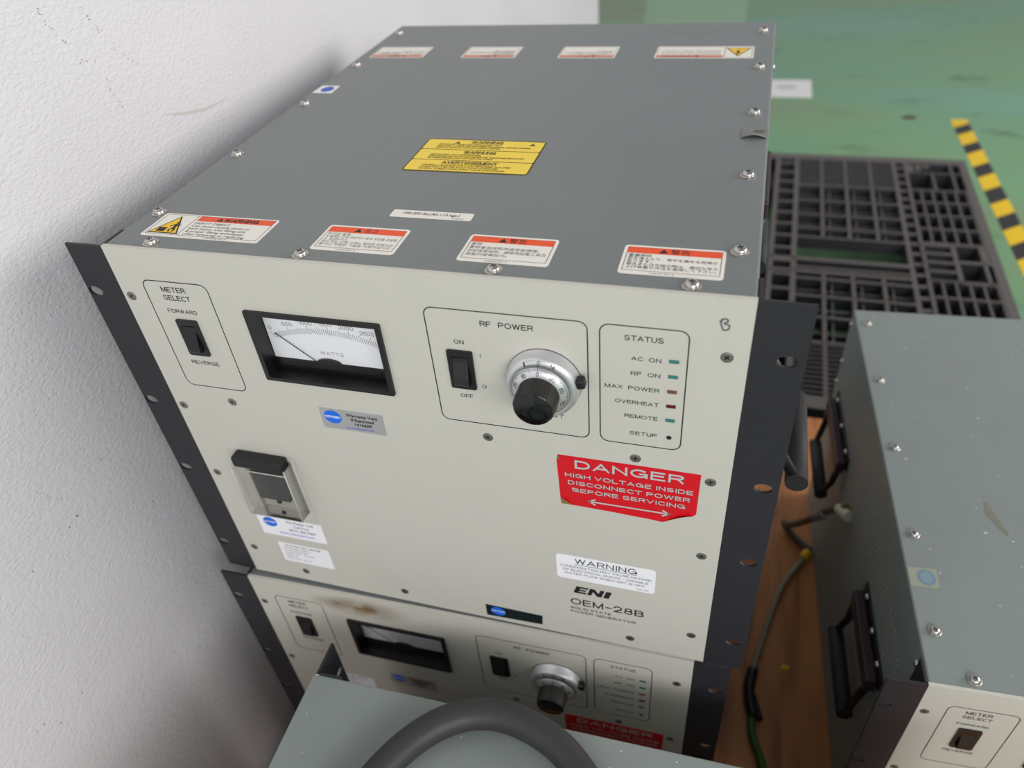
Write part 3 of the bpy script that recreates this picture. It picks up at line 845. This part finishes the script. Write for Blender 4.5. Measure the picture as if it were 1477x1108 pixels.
def f_yellow(mb):
    M = Matrix.Translation((0, 0, -.4)) @ LM
    x0, x1, y0, y1 = 192.4, 290.2, 137.2, 197.8
    BR = mat('brown_ink', (92, 74, 30), .6)
    mb.poly(rrect(x0, y0, x1, y1, 3, 4), .02, .2, BR, M)
    h = (y1 - y0 - 2) / 3
    for k, (hd, ls) in enumerate((('AVERTISSEMENT', ('CONFIER LA MAINTENANCE A UNE PERSONNE QUALIFIEE', 'CONSULTER LA NOTICE AVANT TOUTE OUVERTURE', 'COUPER L ALIMENTATION AVANT TOUTE MAINTENANCE')), ('WARNUNG', ('SERVICE NUR VON FACHPERSONAL', 'VOR OFFNEN NETZSTECKER ZIEHEN UND ANLEITUNG BEACHTEN', 'BETRIEBSANLEITUNG VOR SERVICE LESEN')), ('WARNING', ('SERVICE BY QUALIFIED PERSONNEL ONLY', 'DISCONNECT POWER AND SEE OPERATION MANUAL BEFORE OPENING', 'SERVICE MANUAL FOR ALL SAFETY NOTES')))):
        a = y0 + 1 + k * h
        mb.poly(rrect(x0 + 1.2, a + .5, x1 - 1.2, a + h - .5, 1.6, 3), None, .27, YELLOW, M)
        c = (x0 + x1) / 2 + (2 if k else 0)
        wd_ = 44 if k == 0 else 26
        mb.stext(hd, c, a + h - 6.4, 4.6, BR, M, align='c', width=wd_, w=.2, n=.34)
        mb.raw([(c - wd_ / 2, a + h - 7.4, .34), (c + wd_ / 2, a + h - 7.4, .34), (c + wd_ / 2, a + h - 6.9, .34), (c - wd_ / 2, a + h - 6.9, .34)], [(0, 1, 2, 3)], BR, M)
        for j, s in enumerate(ls): mb.stext(s, x0 + 12, a + h - 10.8 - j * 3.1, 2.2, BR, M, n=.34, width=min(76, len(s) * 1.5), w=.16)
        if k == 2:
            for u in (c - 24, c + 37): warn_tri(mb, u, a + h - 8, 4.6, M, .34, BR)
def f_backlabel(x0, x1, lines, sym=False):
    def f(mb):
        M = Matrix.Translation((0, 0, -.4)) @ turned((x0 + x1) / 2, 425)
        mb.poly(rrect(x0, 406.6, x1, 443.2, 1.6, 3), .02, .2, CREAMLAB, M)
        mb.ring(x0 + 1.6, 409, x1 - 1.6, 441.8, .6, .35, .27, INK, M)
        a = x0 + (28 if sym else 2)
        mb.raw([(a, 434.5, .3), (x1 - 1.9, 434.5, .3), (x1 - 1.9, 441.6, .3), (a, 441.6, .3)], [(0, 1, 2, 3)], FADED, M)
        c = (a + x1) / 2
        warn_tri(mb, c - 8, 435.8, 4.6, M, .36)
        mb.text(lines[0], c - 4, 436, 4, INK, M, n=.36)
        for k, s in enumerate(lines[1:]): mb.text(s, a + 2.5, 429.5 - k * 4.6, 3.0, GINK, M, n=.3, width=(x1 - a - 8) if len(s) > 12 else None)
        if sym:
            mb.raw([(a - 1.6, 409, .3), (a - 1.2, 409, .3), (a - 1.2, 441.8, .3), (a - 1.6, 441.8, .3)], [(0, 1, 2, 3)], INK, M)
            t = [(x0 + 2.6, 412), (x0 + 26, 412), (x0 + 14.3, 438)]
            mb.raw([(u, v, .28) for u, v in t], [(0, 1, 2)], INK, M)
            q = (x0 + 14.3, 420.6)
            mb.raw([(q[0] + (u - q[0]) * .86, q[1] + (v - q[1]) * .86, .33) for u, v in t], [(0, 1, 2)], SIGNY, M)
            z = [(14.6, 432), (12, 423.5), (14.2, 423.5), (12.6, 415), (17.2, 426), (14.8, 426), (16.4, 432)]
            mb.poly([(x0 + u, v) for u, v in z], None, .38, INK, M)
    return f
def f_blue(mb):
    M = Matrix.Translation((0, 0, -.4)) @ LM
    mb.poly([(32.6, 298.4), (53.2, 297.6), (52.6, 318), (33.6, 318)], .02, .2, WHITE, M)
    mb.poly(oval(44, 308, 6.4, 7.4), None, .28, mat('dull_blue', (56, 84, 186), .5), M)
def f_peel(mb):
    # grey label lifting along its near edge
    n = 10
    vs = []
    for j in range(n + 1):
        x = 432.8 + 19 * j / n
        w = math.sin(math.pi * j / n)
        for y, h in ((236, .0), (226, .2 + .4 * w), (216.5, .2 + 2.4 * w)): vs.append((x, y, h))
    mb.raw(vs, [(3 * j + k, 3 * j + k + 1, 3 * j + k + 4, 3 * j + k + 3) for j in range(n) for k in range(2)], mat('grey_label', (120, 122, 116), .5, noise=.3, nscale=300), Matrix.Translation((0, 0, -.2)))
    mb.text('0000', 442, 226, 4, INK, LM, width=8, n=1.0)
# screws
def screw_pan():
    mb = MB()
    mb.lathe([(5.4, 0), (5.4, .7), (5.0, 1.0), (0, 1.0)], STEEL, None, 24, smooth=False)
    mb.lathe([(4.0, 1.0), (4.0, 2.0), (3.5, 2.9), (2.4, 3.5), (0, 3.8)], STEEL, None, 24)
    for a in (.4, .4 + math.pi / 2):
        mb.box(-1.9, 1.9, -.38, .38, 3.3, 3.86, INK, M=Matrix.Rotation(a, 4, 'Z'))
    return mb.mesh('screw')
def screw_flat():
    mb = MB()
    mb.lathe([(3.3, 0), (3.3, .12), (2.9, .3), (0, .3)], DSTEEL, None, 24, smooth=False)
    mb.lathe([(3.6, .0), (3.6, .06), (3.3, .06)], INK, None, 24, smooth=False)
    for a in (.6, .6 + math.pi / 2):
        mb.box(-2.0, 2.0, -.42, .42, .1, .36, INK, M=Matrix.Rotation(a, 4, 'Z'))
    return mb.mesh('screw')
def screw_dome():
    mb = MB(); mb.lathe([(3.6, 0), (3.4, 1.2), (2.2, 2.2), (0, 2.6)], STEEL, None, 16); return mb.mesh('screw')
S_PAN, S_FLAT, S_DOME = screw_pan(), screw_flat(), screw_dome()
def scr(me, parent, x, y, z, face, k=0):
    rot = {'top': (0, 0, k), 'front': (math.pi / 2, k, 0), 'left': (0, -math.pi / 2, 0), 'right': (0, math.pi / 2, 0)}[face]
    put('screw', me, parent, ((x + OFF[0]) * .001, (y + OFF[1]) * .001, (z + OFF[2]) * .001), rot)
LID_SIDE_Y = (49, 152, 268, 380.5, 495)
LID_FRONT_X = (64.6, 177.5, 304.7, 417.8)
PANEL_SCREWS = [(36.6, 39.3), (36.7, 141), (38.3, 216.9), (40.2, 317), (440.8, 39.5), (440.6, 141.6), (440.8, 218.3), (440.8, 319.6), (85.1, 130.2), (290.3, 129), (391.7, 129.4), (88.2, 340.2), (188.9, 340.2), (392.5, 341.6)]

def handle(root, side, y0, y1, out, drop=70):
    """folding side handle: bracket plate on the side, bail hanging from it"""
    sx = -1 if side == 'left' else 1
    xw = XA if side == 'left' else XB
    zb = -128
    h = MB()
    X = lambda d: xw + sx * d
    h.box(min(X(0), X(2)), max(X(0), X(2)), y0, y1, zb - 4, zb + 16, BLACK, .5)
    h.box(min(X(2), X(13)), max(X(2), X(13)), y0 + 4, y1 - 4, zb - 14, zb + 5, BURG, 2)
    ho = put('handle', h.mesh('handle', OFF), root)
    bl = MB()
    c = (y0 + y1) / 2; g = 48
    gx, gz = X(out), zb - drop
    pts = [(X(8), y0 + 8, zb - 8), (X(out * .6), y0 + 12, zb - drop * .55), (gx, c - g, gz), (gx, c + g, gz), (X(out * .6), y1 - 12, zb - drop * .55), (X(8), y1 - 8, zb - 8)]
    bl.tube(pts, 4.2, BLACK, 10)
    put('bail', bl.mesh('bail', OFF), ho)
    gr = MB()
    gr.tube([(gx, c - g - 2, gz), (gx, c + g + 2, gz)], 8.5, mat('grip_rubber', (34, 34, 35), .65), 14)
    put('grip', gr.mesh('grip', OFF), ho)
    for y in (y0 + 20, c, y1 - 16):
        o = put('screw', S_DOME, ho, ((X(2) + OFF[0]) * .001, y * .001, (zb + 10 + OFF[2]) * .001), (0, sx * math.pi / 2, 0))

def f_vent(mb):
    y = 48
    while y < 300:
        for j in range(9):
            z = -56 - j * 6.2
            ys = y - (j - 4) * 2.9
            mb.box(XA - .35, XA, ys, ys + 4.6, z - 4.4, z, VENT)
        y += 11.5
def meter(root):
    mo = part('meter', 'meter', f_meter, root)
    part('card', 'scale_card', f_card, mo); part('needle', 'needle', f_needle, mo); part('pane', 'window_pane', f_pane, mo)
def controls(root, dial=True):
    meter(root)
    for k, (x, z) in (('a', (66.8, 55)), ('b', (270.5, 55.2))):
        s = part('sw' + k, 'rocker_switch', f_switch(x, z), root); part('rk' + k, 'rocker', f_rocker(x, z), s)
    d = part('dial', 'turns_dial', f_dialring, root)
    part('knob', 'knob', f_knob, d); part('lever', 'lock_lever', f_lever, d)
    for z, m_, lb in ((46.4, TEAL, 'teal indicator lamp'), (57.7, TEAL, 'teal indicator lamp'), (69.2, AMBER, 'amber indicator lamp'), (80.7, MAROON, 'dark red indicator lamp'), (92.2, TEAL, 'teal indicator lamp')):
        o = part('lamp%g' % z, 'indicator_lamp', f_lamp(z, m_), root); o['label'] = lb
    for k, (x, z) in enumerate(PANEL_SCREWS): scr(S_FLAT, root, x, 0, -z, 'front', k * .7)

def unit(org, yaw, label):
    ux = Vector((math.cos(yaw), math.sin(yaw), 0))
    p = Vector(org) + ux * .2413
    r = empty('power_generator', (p.x, p.y, org[2] - .3567), yaw)
    tag(r, label, 'electronic unit', 'rack-mount power generators')
    part('panel', 'front_panel', f_panel, r)
    part('earL', 'rack_ear', f_ear(True), r); part('earR', 'rack_ear', f_ear(False), r)
    return r

TOPZ = .84
# --- the tall stack: upper unit
u1 = unit((0, 0, TOPZ), 0, 'large grey cased power generator on top of the stack by the white wall')
part('cover', 'cover', f_cover, u1)
part('pen', 'pen_mark', f_penmark, u1)
controls(u1)
for x in (41.5, 441): [scr(S_PAN, u1, x, y, -.4, 'top', k * 1.1) for k, y in enumerate(LID_SIDE_Y)]
for k, x in enumerate(LID_FRONT_X): scr(S_PAN, u1, x, 8.6, -.4, 'top', k * .8 + .3)
scr(S_DOME, u1, XB, 425, -14, 'right')
for key, fn, lb in (('lift', f_lift, 'white warning label with lifting pictogram'),
        ('l2', f_heavy(178.6, 236.6, '경고', ('무거운 물체', '이 물체는 근육 손상이나 등의 부상을 유발할', '수 있습니다.', '제거 또는 교체 시에는 올바른 방법으로', '들거나 적절한 기술을 사용하십시오.')), 'white label with orange band in Korean'),
        ('l3', f_heavy(278, 335, '警告', ('重物', '重物會造成肌肉或背部損傷。', '拆卸或更換時，請使用起重工具及', '適當的提舉技巧。'), rows=4), 'white label with orange band in Chinese'),
        ('l4', f_heavy(375.4, 433.8, '警告', ('重量物体', '筋を違えたり、背中を痛める危険が', 'あります。', '撤去または交換の際は、適切な吊り', '上げ装置や方法を使用して下さい。'), ink=mat('soft_black_ink', (62, 60, 58), .6)), 'white label with orange band in Japanese')):
    part(key, 'warning_label', fn, u1)['label'] = lb
part('smudge', 'dust_smudge', lambda mb: mb.poly(oval(370, 500, 27, 24, 20), None, .06, mat('dust', (124, 128, 127), .6), Matrix.Translation((0, 0, -.4))), u1)
part('weight', 'weight_label', f_weight, u1)['label'] = 'narrow white weight label'
part('yellow', 'warning_label', f_yellow, u1)['label'] = 'yellow three-language warning label'
for key, x0, x1, ls, sy in (('b1', 43, 103.5, ('警告', '高電圧です。感電の危険あり', 'カバーを開ける前に電源を', '切って下さい。'), False), ('b2', 146, 203.8, ('警告', '高電壓危險', '打開蓋子之前請先切斷電源並', '等待五分鐘。'), False),
        ('b3', 248, 304.8, ('경고', '고전압 위험이 있습니다', '덮개를 열기 전에 전원을 차단', '하십시오.'), False), ('b4', 343.2, 434.6, ('WARNING', 'HAZARDOUS VOLTAGE', 'Disconnect power before', 'opening this cover.'), True)):
    part(key, 'warning_label', f_backlabel(x0, x1, ls, sy), u1)['label'] = 'white label with pale red band' + (' and yellow shock triangle' if sy else '')
part('blue', 'round_logo_sticker', f_blue, u1)
part('peel', 'peeling_label', f_peel, u1)
part('guard', 'breaker_guard', f_breaker, u1)['label'] = 'clear plastic breaker guard'
g_ = [o for o in u1.children if o.name.startswith('breaker_guard')][0]
part('hinge', 'hinge_bar', f_hinge, g_); part('toggle', 'breaker_switch', f_toggle, g_)
part('warr', 'warranty_sticker', f_warranty(), u1)['label'] = 'silver warranty sticker with blue globe'
part('repair', 'repair_label', f_repair, u1)['label'] = 'white repair label with blue globe'
part('serial', 'serial_label', f_serial(), u1)['label'] = 'white serial number label'
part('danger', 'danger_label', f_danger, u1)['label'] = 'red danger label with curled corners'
part('condens', 'condensation_label', f_condens, u1)['label'] = 'white condensation warning label'
part('lowst', 'foil_sticker', f_lowsticker, u1)['label'] = 'silver foil sticker, dark reflection in its colour, with blue globe at the bottom edge'
handle(u1, 'right', 64, 178, 50, 76)
handle(u1, 'right', 361, 497, 12, 76)

# --- lower unit of the stack
u2 = unit((-.0068, -.0085, TOPZ - UH * .001), math.radians(1.0), 'grey cased power generator squeezed underneath the top unit of the tall stack')
part('cover', 'cover', f_cover, u2)
PAN2 = PANEL.copy(); PAN2.name = 'cream_paint_stained'
def stain(M, c, rad, rgb, amt):
    nt = M.node_tree; N = nt.nodes; L = nt.links; b = N['Principled BSDF']
    tc = N.new('ShaderNodeTexCoord'); mp = N.new('ShaderNodeMapping')
    mp.inputs['Location'].default_value = [-q / r for q, r in zip(c, rad)]; mp.inputs['Scale'].default_value = [1 / r for r in rad]
    gr = N.new('ShaderNodeTexGradient'); gr.gradient_type = 'SPHERICAL'
    L.new(tc.outputs['Object'], mp.inputs[0]); L.new(mp.outputs[0], gr.inputs[0])
    nz = N.new('ShaderNodeTexNoise'); nz.inputs['Scale'].default_value = 60; L.new(tc.outputs['Object'], nz.inputs['Vector'])
    mu = N.new('ShaderNodeMath'); mu.operation = 'MULTIPLY'; L.new(gr.outputs['Fac'], mu.inputs[0]); L.new(nz.outputs['Fac'], mu.inputs[1])
    mu2 = N.new('ShaderNodeMath'); mu2.operation = 'MULTIPLY'; mu2.inputs[1].default_value = amt; mu2.use_clamp = True; L.new(mu.outputs[0], mu2.inputs[0])
    mx = N.new('ShaderNodeMixRGB'); L.new(mu2.outputs[0], mx.inputs[0]); L.new(b.inputs['Base Color'].links[0].from_socket, mx.inputs[1])
    mx.inputs[2].default_value = (*srgb(rgb), 1); L.new(mx.outputs[0], b.inputs['Base Color'])
stain(PAN2, (-.096, 0, .338), (.055, .05, .017), (122, 100, 70), 2.0)
fp = [o for o in u2.children if o.name.startswith('front_panel')][0]
fp.material_slots[0].link = 'OBJECT'; fp.material_slots[0].material = PAN2
controls(u2)
part('warr2', 'warranty_sticker', f_warranty(-8, 7.5), u2)
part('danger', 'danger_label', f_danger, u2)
part('serial2', 'serial_label', f_serial(9, -148), u2)

# --- right unit
u3 = unit((.5942, .0201, TOPZ - UH * .001), math.radians(2.9), 'worn grey power generator on the right with handles and vented dark side')
part('coverW', 'cover', lambda mb: f_cover(mb, LIDW), u3)
controls(u3)
part('vent', 'vent_slots', f_vent, u3)
for x in (43, 441): [scr(S_PAN, u3, x, y + 2, -.4, 'top', k * 1.3) for k, y in enumerate(LID_SIDE_Y)]
for k, x in enumerate(LID_FRONT_X): scr(S_PAN, u3, x, 11, -.4, 'top', k + .2)
for y, z in ((29, 18), (16.7, 18.5), (520, 19), (520, 80), (522, 117)): scr(S_DOME, u3, XA, y, -z, 'left')
handle(u3, 'left', 361, 497, 18); handle(u3, 'left', 66, 180, 18)
def f_holo(mb):
    M = Matrix.Translation((0, 0, -.4)) @ LM
    mb.poly([(31.8, 94.7), (55.2, 95.2), (56.2, 116.2), (31.8, 115)], .02, .2, mat('holo_tan', (152, 158, 140), .4), M)
    mb.poly(oval(46, 105.4, 7.6, 8.6), None, .28, mat('holo_blue', (112, 140, 156), .4), M)
    mb.poly(oval(46, 105.4, 5.0, 5.8), None, .32, mat('holo_pale', (134, 158, 166), .4), M)
    for k in range(5): mb.raw([(41, 101 + k * 2, .36), (51, 101 + k * 2, .36), (51, 101.5 + k * 2, .36), (41, 101.5 + k * 2, .36)], [(0, 1, 2, 3)], mat('holo_blue', (0, 0, 0)), M)
part('holo', 'hologram_sticker', f_holo, u3)
def f_tan(mb):
    mb.poly([(114, 206), (117, 203), (121, 186), (126.5, 168), (124, 165), (116.5, 180), (111.5, 190)], .02, .15, mat('tan_residue', (122, 123, 110), .6), Matrix.Translation((0, 0, -.4)))
part('tan', 'tape_residue', f_tan, u3)

# --- foreground unit, front turned to the wall
u4 = unit((.1374, -.0543, TOPZ - UH * .001), math.radians(-88.7), 'speckled grey power generator in the foreground under the thick cable')
part('coverF', 'cover', lambda mb: f_cover(mb, LIDW, -1.2, .3), u4)
def f_ylab(mb):
    M = Matrix.Translation((0, 0, -.4)) @ LM @ Matrix.Translation((31.6, 402, 0))
    mb.poly([(0, 0), (16, 0), (16, -0.1), (16, -26), (0, -26)][::-1], .02, .2, mat('cream_tag', (232, 222, 190), .5), M)
    mm = M @ Matrix.Rotation(-math.pi / 2, 4, 'Z')
    mb.text('MADE', 3, 3, 5, INK, mm, n=.3); 
part('ylab', 'cream_label', f_ylab, u4)

# ------------------------------------------------------------------ cables
b = MB()
zc = 1000 * (TOPZ - .3567) + 12.4
path = smooth_path([(90 + 132, -420, zc), (205, -330, zc), (203, -240, zc), (218, -180, zc), (240, -130, zc), (268, -100, zc), (300, -88, zc), (335, -92, zc), (367, -108, zc), (400, -145, zc), (425, -205, zc), (438, -290, zc), (440, -400, zc)], 8)
b.tube(path, 12.0, RUBBER, 20)
tag(put('cable', b.mesh('cable', recalc=True)), 'thick dark grey rubber cable looped over the foreground unit', 'cable')

root = empty('wire', (.56, .36, PLY))
tag(root, 'thin grey wire with black sleeve and green end running between the stacks', 'cable')
def wpart(name, pts, r, m, n=10, par=None):
    mb = MB(); mb.tube(smooth_path(pts, 6), r, m, n)
    return put(name, mb.mesh(name, (-560, -360, -126.6), True), par or root)
zz = 132.5
wpart('grey_sheath', [(596, 430, zz), (591, 415, zz), (575, 385, zz), (563, 362, zz), (552, 328, zz), (545, 300, zz), (536, 262, zz), (529, 232, zz), (526, 214, zz)], 4, SHEATH)
wpart('black_sleeve', [(526, 216, zz), (522, 190, zz + 1), (524, 170, zz + 1), (529, 150, zz)], 7, BLACK)
wpart('black_stub', [(526, 180, zz), (531, 165, zz), (536, 150, zz)], 5, BLACK)
wpart('green_wire', [(527, 158, zz), (527, 135, zz), (532, 118, zz), (540, 98, zz), (549, 60, zz), (552, 10, zz)], 5, GREENW)
wpart('upper_sheath', [(604, 322, 349), (590, 345, 316), (577, 392, 238), (566, 440, 170), (561, 468, 140), (577, 448, 134), (591, 436, 133), (600, 429, zz)], 5, mat('olive_sheath', (92, 86, 72), .5))
wpart('yellow_band', [(595, 424, zz), (588, 411, zz)], 6.5, YTAPE)
wpart('plug', [(606, 310, 347), (597, 330, 338)], 6.5, mat('plug_ivory', (206, 200, 180), .4))
wpart('plug_band', [(605, 318, 343.5), (601, 325, 340.5)], 7.2, YTAPE)
wpart('tag', [(588, 349, 305), (582, 370, 272)], 7, mat('grey_tag', (150, 148, 142), .6), 4)
